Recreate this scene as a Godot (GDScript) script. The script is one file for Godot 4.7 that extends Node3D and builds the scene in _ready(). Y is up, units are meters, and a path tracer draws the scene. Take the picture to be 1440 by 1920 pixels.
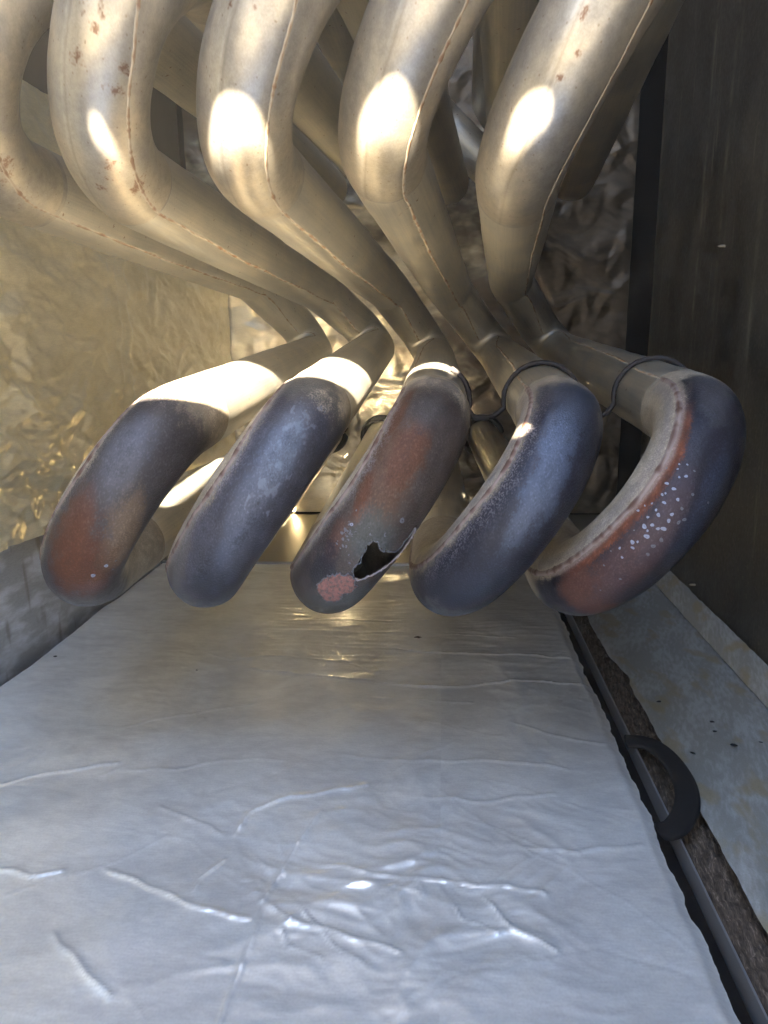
extends Node3D

const H := 0.23            # eye height over the foil floor
const PITCH := 0.07        # spacing of the heat exchanger tubes
# corner points of one serpentine tube, from its burner end to the flue end
const BASE := [
	Vector3(-0.0833, -0.1143, -0.99), Vector3(-0.0672, -0.1283, -0.3565), Vector3(-0.0068, -0.0398, -0.3415),
	Vector3(-0.0078, 0.0002, -0.8925), Vector3(-0.0638, 0.066, -0.7658), Vector3(-0.1051, 0.0985, -0.3626),
	Vector3(-0.0477, 0.1852, -0.3277), Vector3(0.0096, 0.1845, -0.9201), Vector3(-0.0866, 0.2717, -0.9124),
	Vector3(-0.1, 0.285, -0.37)]
const BEND := [0.0, 0.0607, 0.0512, 0.0252, 0.0352, 0.0812, 0.0406, 0.0406, 0.0332, 0.0]
# how far each tube's corners stray from the pattern, in millimetres
const STRAY := [
	[Vector3(3, -4, 0), Vector3(-1, 1, 0), Vector3(0, -1, 0), Vector3(1, 1, 0), Vector3(3, 8, 0), Vector3(0, 1, -1), Vector3(5, -4, -4)],
	[Vector3(-5, 5, 0), Vector3(-1, 0, -2), Vector3(3, 1, -2), Vector3(2, 8, 0), Vector3(4, -3, 0), Vector3(-2, -3, -3), Vector3(-4, -4, 2)],
	[Vector3(0, 0, 0), Vector3(1, -1, 0), Vector3(1, 0, 2), Vector3(-1, -5, 0), Vector3(7, -4, 3), Vector3(0, 1, 5), Vector3(3, 1, 0)],
	[Vector3(6, -1, 0), Vector3(0, -1, 1), Vector3(-1, -1, 2), Vector3(1, -3, 0), Vector3(0, -6, 0), Vector3(-2, 8, -2), Vector3(8, 8, 0)],
	[Vector3(-3, 0, 0), Vector3(0, 0, 0), Vector3(-1, 1, 0), Vector3(-3, 0, 0), Vector3(-8, 2, -1), Vector3(0, -6, 3), Vector3(2, 2, 3)]]
const R_LOW := 0.02144
const R_UP := 0.02267

var rng := RandomNumberGenerator.new()
var n1 := FastNoiseLite.new()
var n2 := FastNoiseLite.new()
var nf := FastNoiseLite.new()
var used := {}
var tubes := []            # per tube: {p, t, s, id}
var steel_mat: StandardMaterial3D
var M := {}


func _ready() -> void:
	rng.seed = 7
	setup_view()
	for n in [n1, n2, nf]:
		n.noise_type = FastNoiseLite.TYPE_SIMPLEX_SMOOTH
	n1.seed = 11; n1.frequency = 1.0; n1.fractal_type = FastNoiseLite.FRACTAL_FBM; n1.fractal_octaves = 4
	n2.seed = 23; n2.frequency = 1.0; n2.fractal_type = FastNoiseLite.FRACTAL_NONE
	nf.seed = 37; nf.frequency = 1.0; nf.fractal_type = FastNoiseLite.FRACTAL_NONE
	make_materials()
	build_cabinet()
	build_foil()
	build_floor_right()
	for i in 5:
		build_tube(i)
	build_wire()
	build_small_things()
	build_sun_blocker()


# ------------------------------------------------------------------ view and light
func setup_view() -> void:
	var cam := Camera3D.new()
	cam.name = "camera"
	cam.transform = Transform3D(Basis(Vector3(0.9967, -0.0127, -0.0802), Vector3(-0.0054, 0.9753, -0.2208), Vector3(0.081, 0.2205, 0.972)).orthonormalized(), Vector3(0, H, 0))
	cam.fov = 71.25
	cam.near = 0.01
	cam.far = 60.0
	add_child(cam)
	cam.current = true
	var sky_mat := ProceduralSkyMaterial.new()
	sky_mat.sky_top_color = Color(0.53, 0.66, 0.86)
	sky_mat.sky_horizon_color = Color(0.84, 0.89, 0.95)
	sky_mat.sky_curve = 0.2
	sky_mat.ground_horizon_color = Color(0.55, 0.52, 0.47)
	sky_mat.ground_bottom_color = Color(0.45, 0.42, 0.37)
	sky_mat.sky_energy_multiplier = 0.55
	var sky := Sky.new()
	sky.sky_material = sky_mat
	var env := Environment.new()
	env.background_mode = Environment.BG_SKY
	env.sky = sky
	env.tonemap_mode = Environment.TONE_MAPPER_LINEAR
	env.tonemap_exposure = 39.0
	# thin fog added to lift the blacks, in place of lens veil
	env.fog_enabled = true
	env.fog_density = 0.035
	env.fog_light_color = Color(0.95, 0.92, 0.86)
	env.sdfgi_enabled = true
	env.ssao_enabled = true
	env.ssil_enabled = true
	var we := WorldEnvironment.new()
	we.name = "world"
	we.environment = env
	add_child(we)
	var sun := DirectionalLight3D.new()
	sun.name = "sun"
	sun.light_energy = 1.6
	sun.light_color = Color(1.0, 0.94, 0.83)
	sun.light_angular_distance = 0.25
	sun.shadow_enabled = true
	add_child(sun)
	sun.look_at_from_position(sun_dir() * 5.0, Vector3.ZERO)


func sun_dir() -> Vector3:
	var a := deg_to_rad(5.0)
	var e := deg_to_rad(20.0)
	return Vector3(sin(a) * cos(e), sin(e), cos(a) * cos(e))


# ------------------------------------------------------------------ helpers
func numbered(called: String) -> String:
	var k: int = used.get(called, 0)
	used[called] = k + 1
	return called if k == 0 else "%s_%03d" % [called, k]

func tag(o: Node, label: String, category := "", group := "", kind := "") -> void:
	if label: o.set_meta("label", label)
	if category: o.set_meta("category", category)
	if group: o.set_meta("group", group)
	if kind: o.set_meta("kind", kind)

func thing(called: String, at: Vector3, label: String, category: String, group := "") -> Node3D:
	var o := Node3D.new()
	o.name = numbered(called)
	o.position = at
	add_child(o)
	tag(o, label, category, group)
	return o

func put(called: String, mesh: Mesh, mat: Material, parent: Node3D = null, at := Vector3.ZERO) -> MeshInstance3D:
	var o := MeshInstance3D.new()
	o.mesh = mesh
	o.material_override = mat
	o.position = at
	if parent == null:
		o.name = numbered(called)
		add_child(o)
	else:
		o.name = called
		parent.add_child(o, true)
	return o

func structure(called: String, mesh: Mesh, mat: Material, at := Vector3.ZERO, label := "") -> MeshInstance3D:
	var o := put(called, mesh, mat, null, at)
	tag(o, label, "", "", "structure")
	return o

func box(size: Vector3) -> BoxMesh:
	var b := BoxMesh.new()
	b.size = size
	return b

func lin(r: float, g: float, b: float) -> Color:
	return Color(r, g, b).linear_to_srgb()

func mat(c: Color, rough: float, metal := 0.0, spec := 0.5) -> StandardMaterial3D:
	var m := StandardMaterial3D.new()
	m.albedo_color = c
	m.roughness = rough
	m.metallic = metal
	m.metallic_specular = spec
	return m

func grid_mesh(nu: int, nv: int, pos: PackedVector3Array, flip := false, uvs := PackedVector2Array(), cols := PackedColorArray(), keep := PackedByteArray(), norms := PackedVector3Array()) -> ArrayMesh:
	# pos holds nu*nv points, row v by row; normals from the neighbours
	var nor := norms
	if nor.is_empty():
		nor.resize(nu * nv)
		for v in nv:
			for u in nu:
				var a := pos[v * nu + mini(u + 1, nu - 1)] - pos[v * nu + maxi(u - 1, 0)]
				var b := pos[mini(v + 1, nv - 1) * nu + u] - pos[maxi(v - 1, 0) * nu + u]
				var n := a.cross(b).normalized()
				nor[v * nu + u] = -n if flip else n
	var idx := PackedInt32Array()
	for v in nv - 1:
		for u in nu - 1:
			if not keep.is_empty() and keep[v * nu + u] == 0:
				continue
			var a := v * nu + u
			var b := a + 1
			var c := a + nu
			var d := c + 1
			if flip:
				idx.append_array([a, b, c, b, d, c])
			else:
				idx.append_array([a, c, b, b, c, d])
	var arr := []
	arr.resize(Mesh.ARRAY_MAX)
	arr[Mesh.ARRAY_VERTEX] = pos
	arr[Mesh.ARRAY_NORMAL] = nor
	if not uvs.is_empty(): arr[Mesh.ARRAY_TEX_UV] = uvs
	if not cols.is_empty(): arr[Mesh.ARRAY_COLOR] = cols
	arr[Mesh.ARRAY_INDEX] = idx
	var m := ArrayMesh.new()
	m.add_surface_from_arrays(Mesh.PRIMITIVE_TRIANGLES, arr)
	return m

func sweep(pts: PackedVector3Array, radius: float, sides := 8, squash := 1.0, jitter := 0.0) -> ArrayMesh:
	# a closed-ended rod along pts
	var n := pts.size()
	var pos := PackedVector3Array()
	var nor := PackedVector3Array()
	var side := Vector3.ZERO
	for k in n:
		var t := (pts[mini(k + 1, n - 1)] - pts[maxi(k - 1, 0)]).normalized()
		if k == 0:
			side = t.cross(Vector3.UP if absf(t.y) < 0.9 else Vector3.RIGHT).normalized()
		else:
			side = (side - t * t.dot(side)).normalized()
		var up := side.cross(t).normalized()
		var cap := 0.02 if k == 0 or k == n - 1 else 1.0
		for j in sides + 1:
			var a := TAU * j / sides
			var d := side * cos(a) + up * sin(a) * squash
			var r := radius * cap * (1.0 + jitter * nf.get_noise_3d(pts[k].x * 400.0, pts[k].y * 400.0 + (j % sides) * 3.1, pts[k].z * 400.0))
			pos.append(pts[k] + d * r)
			nor.append((side * cos(a) * squash + up * sin(a)).normalized())
	return grid_mesh(sides + 1, n, pos, true, PackedVector2Array(), PackedColorArray(), PackedByteArray(), nor)

func poly_at(xs: Array, x: float) -> float:
	# piecewise linear table [x0, y0, x1, y1, ...]
	if x <= xs[0]: return xs[1]
	for k in range(2, xs.size(), 2):
		if x <= xs[k]:
			var t: float = (x - xs[k - 2]) / (xs[k] - xs[k - 2])
			return lerpf(xs[k - 1], xs[k + 1], t)
	return xs[xs.size() - 1]

func tex(img: Image) -> ImageTexture:
	img.generate_mipmaps()
	return ImageTexture.create_from_image(img)

func wrapdeg(a: float) -> float:
	return fposmod(a + 180.0, 360.0) - 180.0


# ------------------------------------------------------------------ materials
func make_materials() -> void:
	M.dark_steel = mat(lin(0.03, 0.027, 0.024), 0.55, 0.3)
	M.left_steel = mat(lin(0.13, 0.108, 0.08), 0.6, 0.2)
	M.pan = mat(lin(0.30, 0.27, 0.2), 0.42, 0.7)
	M.upper = mat(lin(0.10, 0.085, 0.065), 0.8, 0.0, 0.3)
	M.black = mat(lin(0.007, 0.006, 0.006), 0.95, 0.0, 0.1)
	M.wire = mat(lin(0.026, 0.021, 0.022), 0.65, 0.1)
	M.edge_metal = mat(lin(0.26, 0.26, 0.27), 0.4, 0.7)
	M.rubber = mat(lin(0.006, 0.0058, 0.007), 0.8, 0.0, 0.25)
	M.blister = mat(lin(0.2, 0.225, 0.30), 0.7)
	M.blister_dull = mat(lin(0.09, 0.095, 0.115), 0.6)
	M.torn = mat(lin(0.22, 0.195, 0.215), 0.7)
	M.flake = mat(lin(0.01, 0.01, 0.012), 0.7)
	M.screw = mat(lin(0.2, 0.17, 0.13), 0.5, 0.5)
	M.panel = mat(lin(0.45, 0.45, 0.44), 0.5, 0.3)
	# fine pitted grain shared by the burnt bends
	var gn := FastNoiseLite.new()
	gn.seed = 5
	gn.noise_type = FastNoiseLite.TYPE_SIMPLEX_SMOOTH
	gn.frequency = 0.24
	gn.fractal_octaves = 3
	var gt := NoiseTexture2D.new()
	gt.width = 1024
	gt.height = 640
	gt.seamless = true
	gt.noise = gn
	gt.as_normal_map = true
	gt.bump_strength = 3.0
	M.grain = gt
	# aluminised steel of the tubes
	var w := 768
	var h := 384
	var img := Image.create(w, h, false, Image.FORMAT_RGB8)
	var rou := Image.create(w, h, false, Image.FORMAT_RGB8)
	for y in h:
		var a := TAU * y / h
		var ca := cos(a) * 21.5
		var sa := sin(a) * 21.5
		for x in w:
			var s := 270.0 * x / w
			var f := s / 270.0
			var big := lerpf(n1.get_noise_3d(s * 0.02, ca * 0.035, sa * 0.035), n1.get_noise_3d((s - 270.0) * 0.02, ca * 0.035, sa * 0.035), f)
			var fine := nf.get_noise_3d(s * 0.9, ca * 1.3, sa * 1.3)
			var streak := lerpf(n2.get_noise_3d(s * 0.012, ca * 0.7, sa * 0.7), n2.get_noise_3d((s - 270.0) * 0.012, ca * 0.7, sa * 0.7), f)
			var g := 1.0 + 0.30 * big + 0.10 * fine + 0.10 * streak
			var warm := clampf(0.5 + big * 0.9 + streak * 0.25, 0.0, 1.0)
			var c := Color(0.47, 0.455, 0.41).lerp(Color(0.49, 0.445, 0.36), warm) * g
			var spot := n1.get_noise_3d(s * 0.16 + 40.0, ca * 0.16, sa * 0.16)
			if spot > 0.56:
				c = c.lerp(Color(0.16, 0.08, 0.045), clampf((spot - 0.56) * 9.0, 0.0, 0.8))
			img.set_pixel(x, y, c.linear_to_srgb())
			var r := 0.40 + 0.09 * big + 0.05 * fine
			rou.set_pixel(x, y, Color(r, r, r))
	steel_mat = mat(Color.WHITE, 1.0, 0.78)
	steel_mat.albedo_texture = tex(img)
	steel_mat.roughness_texture = tex(rou)
	M.steel_rough = steel_mat.roughness_texture
	# foil: dull film, oxide bloom and dust over bright metal
	M.foil_floor = foil_material(Vector2i(768, 1024), 3, Color(0.86, 0.86, 0.84), Color(0.73, 0.725, 0.71), 0.31, 0.022, 0.62)
	M.foil_wall = foil_material(Vector2i(640, 640), 9, Color(0.92, 0.83, 0.60), Color(0.82, 0.73, 0.50), 0.31, 0.015, 0.68)
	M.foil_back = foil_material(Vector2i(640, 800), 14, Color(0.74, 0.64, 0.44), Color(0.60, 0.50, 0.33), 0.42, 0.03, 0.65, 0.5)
	# galvanised floor sheet with white rust
	img = Image.create(384, 1024, false, Image.FORMAT_RGB8)
	for y in 1024:
		for x in 384:
			var px := x * 0.22
			var py := y * 0.72
			var a := n1.get_noise_2d(px * 0.035 + py * 0.012, py * 0.012)
			var b := n1.get_noise_2d(px * 0.3 + 50.0 + py * 0.08, py * 0.09)
			var c := Color(0.25, 0.245, 0.22)
			c = c.lerp(Color(0.37, 0.37, 0.36), clampf(0.25 + a * 1.0 + b * 0.8, 0.0, 0.8))
			var st := n1.get_noise_2d(px * 0.04 - 30.0, py * 0.02 + 9.0)
			c = c.lerp(Color(0.27, 0.21, 0.11), clampf((st - 0.12) * 2.2, 0.0, 0.7))
			c *= 1.0 + 0.12 * nf.get_noise_2d(px * 1.5, py * 0.8)
			img.set_pixel(x, y, c.linear_to_srgb())
	M.galv = mat(Color.WHITE, 0.48, 0.35)
	M.galv.albedo_texture = tex(img)
	# sooty right wall with vertical runs
	img = Image.create(640, 640, false, Image.FORMAT_RGB8)
	var rw := Image.create(640, 640, false, Image.FORMAT_RGB8)
	for y in 640:
		for x in 640:
			var px := x * 1.34
			var py := y * 1.1
			var c := Color(0.019, 0.0155, 0.011)
			var cloud := n1.get_noise_2d(px * 0.012, py * 0.007)
			c = c.lerp(Color(0.045, 0.039, 0.029), clampf(0.35 + cloud * 1.3, 0.0, 1.0))
			var run := n2.get_noise_2d(px * 0.11, py * 0.003)
			var run2 := n1.get_noise_2d(px * 0.4 + 99.0, py * 0.012)
			c = c.lerp(Color(0.17, 0.15, 0.105), clampf((run - 0.55) * 1.5 + (run2 - 0.3) * 1.1, 0.0, 0.75))
			# long pale runs down the rear third of the panel
			for ln in [[4.0, 3.0, 0.5], [138.0, 2.4, 0.8], [146.0, 1.2, 0.4], [186.0, 3.0, 0.7], [197.0, 1.5, 0.35], [262.0, 4.0, 0.35], [318.0, 2.5, 0.3]]:
				var dx: float = (px - ln[0] - 1.8 * n2.get_noise_2d(py * 0.012, ln[0])) / ln[1]
				c = c.lerp(Color(0.16, 0.145, 0.10), exp(-dx * dx) * ln[2] * clampf(0.55 + 1.2 * n1.get_noise_2d(py * 0.03, ln[0] + 5.0), 0.0, 1.0) * (1.0 - smoothstep(430.0, 520.0, py)))
			var fleck := n1.get_noise_2d(px * 0.35, py * 0.11 + 70.0)
			c = c.lerp(Color(0.15, 0.135, 0.10), clampf((fleck - 0.32) * 3.0, 0.0, 0.55))
			img.set_pixel(x, y, c.linear_to_srgb())
			var r := clampf(0.45 + cloud * 0.2 + fleck * 0.15, 0.3, 0.9)
			rw.set_pixel(x, y, Color(r, r, r))
	M.right_wall = mat(Color.WHITE, 1.0, 0.2)
	M.right_wall.albedo_texture = tex(img)
	M.right_wall.roughness_texture = tex(rw)
	# dull lower lining on the left, bluish with runs
	img = Image.create(512, 256, false, Image.FORMAT_RGB8)
	for y in 256:
		for x in 512:
			var px := x * 1.1
			var py := y * 0.45
			var c := Color(0.34, 0.34, 0.335)
			var cloud := n1.get_noise_2d(px * 0.03, py * 0.045)
			c = c.lerp(Color(0.56, 0.58, 0.61), clampf(0.25 + cloud * 1.7, 0.0, 0.9))
			var run := n2.get_noise_2d(px * 0.16, py * 0.02)
			c = c.lerp(Color(0.16, 0.13, 0.10), clampf((run - 0.45) * 1.6, 0.0, 0.6))
			c *= 1.0 + 0.12 * nf.get_noise_2d(px * 0.9, py * 0.9)
			img.set_pixel(x, y, c.linear_to_srgb())
	M.left_low = mat(Color.WHITE, 0.45, 0.3)
	M.left_low.albedo_texture = tex(img)
	# brown mineral wool
	img = Image.create(128, 1024, false, Image.FORMAT_RGB8)
	for y in 1024:
		for x in 128:
			var a := n1.get_noise_2d(x * 0.09 + y * 0.02, y * 0.05)
			var b := nf.get_noise_2d(x * 0.45, y * 0.3)
			var c := Color(0.075, 0.055, 0.04) * (1.0 + 0.7 * a + 0.45 * b)
			c = c.lerp(Color(0.26, 0.2, 0.15), clampf((a + b * 0.6 - 0.35) * 1.6, 0.0, 0.7))
			img.set_pixel(x, y, c.linear_to_srgb())
	M.wool = mat(Color.WHITE, 0.95, 0.0, 0.2)
	M.wool.albedo_texture = tex(img)
	# pink oxide under the lifted scale
	img = Image.create(160, 160, false, Image.FORMAT_RGB8)
	for y in 160:
		for x in 160:
			var a := n1.get_noise_2d(x * 0.06, y * 0.06)
			var b := nf.get_noise_2d(x * 0.3, y * 0.3)
			var c := Color(0.20, 0.085, 0.075).lerp(Color(0.085, 0.06, 0.056), clampf(0.35 + a * 1.5, 0.0, 1.0))
			c = c.lerp(Color(0.30, 0.175, 0.165), clampf(b - 0.25, 0.0, 0.7))
			img.set_pixel(x, y, c.linear_to_srgb())
	M.pink = mat(Color.WHITE, 0.85)
	M.pink.albedo_texture = tex(img)
	M.seam = mat(Color.WHITE, 0.7, 0.1)
	M.seam.vertex_color_use_as_albedo = true

func foil_material(size: Vector2i, sd: int, bright: Color, dull: Color, r0: float, r1: float, metal: float, shade_from := 9.0) -> StandardMaterial3D:
	var img := Image.create(size.x, size.y, false, Image.FORMAT_RGB8)
	var rou := Image.create(size.x, size.y, false, Image.FORMAT_RGB8)
	for y in size.y:
		for x in size.x:
			var px := x * 0.7 + sd * 77.0
			var py := y * 0.7
			var a := n1.get_noise_2d(px * 0.014, py * 0.02)
			var b := n1.get_noise_2d(px * 0.05 + 31.0, py * 0.11)
			var f := nf.get_noise_2d(px * 0.8, py * 1.1)
			var k := clampf(0.45 + a * 1.1 + b * 0.5, 0.0, 1.0)
			var scuff := nf.get_noise_2d(px * 0.12 + py * 0.03, py * 0.9)
			var c := bright.lerp(dull, k) * (1.0 + 0.07 * f + 0.05 * scuff)
			# shade painted in as dark brown towards the right and top of the sheet
			var shade := smoothstep(shade_from - 0.10, shade_from + 0.16, maxf(float(x) / size.x, float(y) / size.y * 0.95 if shade_from < 1.0 else 0.0) + 0.16 * a + 0.05 * b)
			c = c.lerp(Color(0.062, 0.044, 0.029) * (1.0 + 0.6 * b), shade * 0.96)
			img.set_pixel(x, y, c.linear_to_srgb())
			var r := clampf(r0 + r1 * (k - 0.5) * 2.0 + 0.02 * f, 0.285, 0.9)
			rou.set_pixel(x, y, Color(r, r, r))
	var m := mat(Color.WHITE, 1.0, metal)
	m.albedo_texture = tex(img)
	m.roughness_texture = tex(rou)
	return m


# ------------------------------------------------------------------ cabinet
func build_cabinet() -> void:
	structure("floor", box(Vector3(0.80, 0.02, 1.18)), M.dark_steel, Vector3(0, -0.029, -0.49), "dark steel floor under the foil board and the insulation gap")
	structure("back_wall", box(Vector3(0.98, 1.18, 0.02)), M.black, Vector3(0.11, 0.55, -1.030), "dark steel back wall behind the foil lining")
	structure("left_wall", box(Vector3(0.02, 1.18, 1.16)), M.left_steel, Vector3(-0.365, 0.55, -0.44), "dark steel left wall behind the foil lining")
	structure("roof", box(Vector3(0.98, 0.02, 0.67)), M.dark_steel, Vector3(0.11, 1.15, -0.705), "dark steel roof over the tubes")
	# the right wall stops short of the back and leaves a dark recess
	var o := structure("right_wall", box(Vector3(0.012, 1.14, 0.866)), M.dark_steel, Vector3(0.231, 0.55, -0.393), "dark sooty steel right wall with pale vertical runs")
	var pos := PackedVector3Array()
	var uvs := PackedVector2Array()
	for v in 41:
		for u in 41:
			var z := -0.826 + 0.866 * u / 40.0
			var y := -0.015 + 0.70 * v / 40.0
			pos.append(Vector3(-0.0068 - 0.0012 * n1.get_noise_2d(z * 5.0, y * 4.0), y - 0.55, z + 0.393))
			uvs.append(Vector2(u / 40.0, 1.0 - v / 40.0))
	put("sooty_face", grid_mesh(41, 41, pos, false, uvs), M.right_wall, o)
	structure("recess_wall", box(Vector3(0.02, 1.14, 0.20)), M.black, Vector3(0.60, 0.55, -0.92), "recess side wall beyond the end of the right wall, black to stand for deep shade")  # black colour stands in for the shade of the deep gap
	structure("upper_back_panel", box(Vector3(0.60, 0.40, 0.006)), M.upper, Vector3(-0.02, 0.92, -1.016), "brown upper back panel above the foil lining")
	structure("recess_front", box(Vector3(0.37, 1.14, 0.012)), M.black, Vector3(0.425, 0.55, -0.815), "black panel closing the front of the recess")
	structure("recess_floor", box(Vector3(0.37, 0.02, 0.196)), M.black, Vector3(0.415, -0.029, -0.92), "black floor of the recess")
	# bare pan behind the end of the foil board
	structure("rear_pan", box(Vector3(0.56, 0.012, 0.262)), M.pan, Vector3(-0.04, -0.0085, -0.884), "bare metal pan between foil board and back wall")
	var strip := put("metal_strip", box(Vector3(0.54, 0.005, 0.004)), M.edge_metal, null, Vector3(-0.045, 0.0, -0.7505))
	tag(strip, "thin grey metal strip along the rear end of the foil floor board", "metal strip")


func fold(x: float, y: float, deg: float, wave: float, off: float) -> float:
	# one family of straight folds: a triangle wave across the given direction
	var a := deg_to_rad(deg)
	var t := (x * cos(a) + y * sin(a)) / wave + off
	return absf(fposmod(t, 1.0) - 0.5) * 2.0 - 0.5

func crumple(x: float, y: float, sd: float) -> float:
	# crossing folds and flat facets of crushed foil, in millimetres
	var wx := x + 16.0 * n2.get_noise_2d(x * 0.011 + sd, y * 0.011) + 1.5 * n2.get_noise_2d(x * 0.05, y * 0.05 + sd)
	var wy := y + 16.0 * n2.get_noise_2d(x * 0.011, y * 0.011 + sd + 40.0) + 1.5 * n2.get_noise_2d(x * 0.05 + 20.0, y * 0.05 + sd)
	var m1 := smoothstep(-0.25, 0.45, n2.get_noise_2d(x * 0.014 + sd * 2.0, y * 0.014))
	var m2 := smoothstep(-0.15, 0.5, n2.get_noise_2d(x * 0.02 + 50.0, y * 0.02 + sd))
	var m3 := smoothstep(-0.1, 0.5, n2.get_noise_2d(x * 0.017 - 70.0, y * 0.017 + sd))
	var h := 2.2 * fold(wx, wy, 97.0 + sd, 62.0, 0.1) + 1.9 * m1 * fold(wx, wy, 38.0, 41.0, 0.3) + 1.8 * m2 * fold(wx, wy, -31.0, 36.0, 0.7)
	h += 0.8 * m3 * fold(wx, wy, 82.0, 19.0, 0.2) + 0.35 * m2 * fold(wx, wy, 101.0, 10.5, 0.5) + 0.35 * m1 * fold(wx, wy, 12.0, 14.0, 0.9) + 0.15 * m3 * fold(wx, wy, 64.0, 7.0, 0.4)
	return h

func build_foil() -> void:
	# back lining
	var nu := 280
	var nv := 340
	var pos := PackedVector3Array()
	var uvs := PackedVector2Array()
	for v in nv:
		for u in nu:
			var x := -0.345 + 0.59 * u / (nu - 1.0)
			var y := 0.0 + 0.70 * v / (nv - 1.0)
			var d := crumple(x * 1000.0, y * 1000.0, 5.0)
			pos.append(Vector3(x, y, -1.012 + d * 0.0013))
			uvs.append(Vector2((x + 0.345) / 0.59, y / 0.7))
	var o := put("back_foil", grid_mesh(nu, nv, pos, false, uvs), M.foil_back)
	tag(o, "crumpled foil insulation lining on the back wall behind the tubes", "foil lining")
	# left lining: a plain sheet above a dull, stained lower band
	nu = 380
	nv = 240
	pos = PackedVector3Array()
	uvs = PackedVector2Array()
	for v in nv:
		for u in nu:
			var z := -1.005 + 0.80 * u / (nu - 1.0)
			var y := 0.092 + 0.34 * v / (nv - 1.0)
			var amp := 1.25 + 0.9 * smoothstep(0.26, 0.12, y) + 1.7 * smoothstep(-0.64, -0.46, z)
			amp *= 0.5 + 0.5 * smoothstep(-0.95, -0.7, z)
			var d := crumple(z * 800.0, y * 1300.0, 21.0) * amp * 0.8 + 0.2 * amp * crumple(z * 2300.0, y * 3400.0, 33.0)
			# an upright overlap seam with small pleats
			var sx := z + 0.70 + 0.006 * n2.get_noise_2d(y * 30.0, 3.0)
			d += 2.2 * exp(-pow(sx / 0.006, 2.0)) + 1.2 * exp(-pow((sx - 0.016) / 0.003, 2.0)) + 0.9 * exp(-pow((sx - 0.03) / 0.0025, 2.0)) * smoothstep(0.2, 0.3, y)
			pos.append(Vector3(left_x(z) + 0.0011 * d, y, z))
			uvs.append(Vector2(z / 0.45, y / 0.45))
	o = put("left_foil", grid_mesh(nu, nv, pos, true, uvs), M.foil_wall)
	tag(o, "gold crumpled foil lining on the left wall", "foil lining")
	nu = 160
	nv = 40
	pos = PackedVector3Array()
	uvs = PackedVector2Array()
	for v in nv:
		for u in nu:
			var z := -1.005 + 0.90 * u / (nu - 1.0)
			var y := -0.014 + 0.110 * v / (nv - 1.0)
			var d := 0.5 * crumple(z * 500.0, y * 600.0, 55.0)
			pos.append(Vector3(left_x(z) - 0.009 + 0.0006 * d, y, z))
			uvs.append(Vector2(u / (nu - 1.0), 1.0 - v / (nv - 1.0)))
	o = put("left_lower_lining", grid_mesh(nu, nv, pos, true, uvs), M.left_low)
	tag(o, "dull grey stained lining along the foot of the left wall", "lining")
	build_floor_foil()

func left_x(z: float) -> float:
	return lerpf(-0.296, -0.332, clampf((z + 1.0) / 0.8, 0.0, 1.0))

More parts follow.
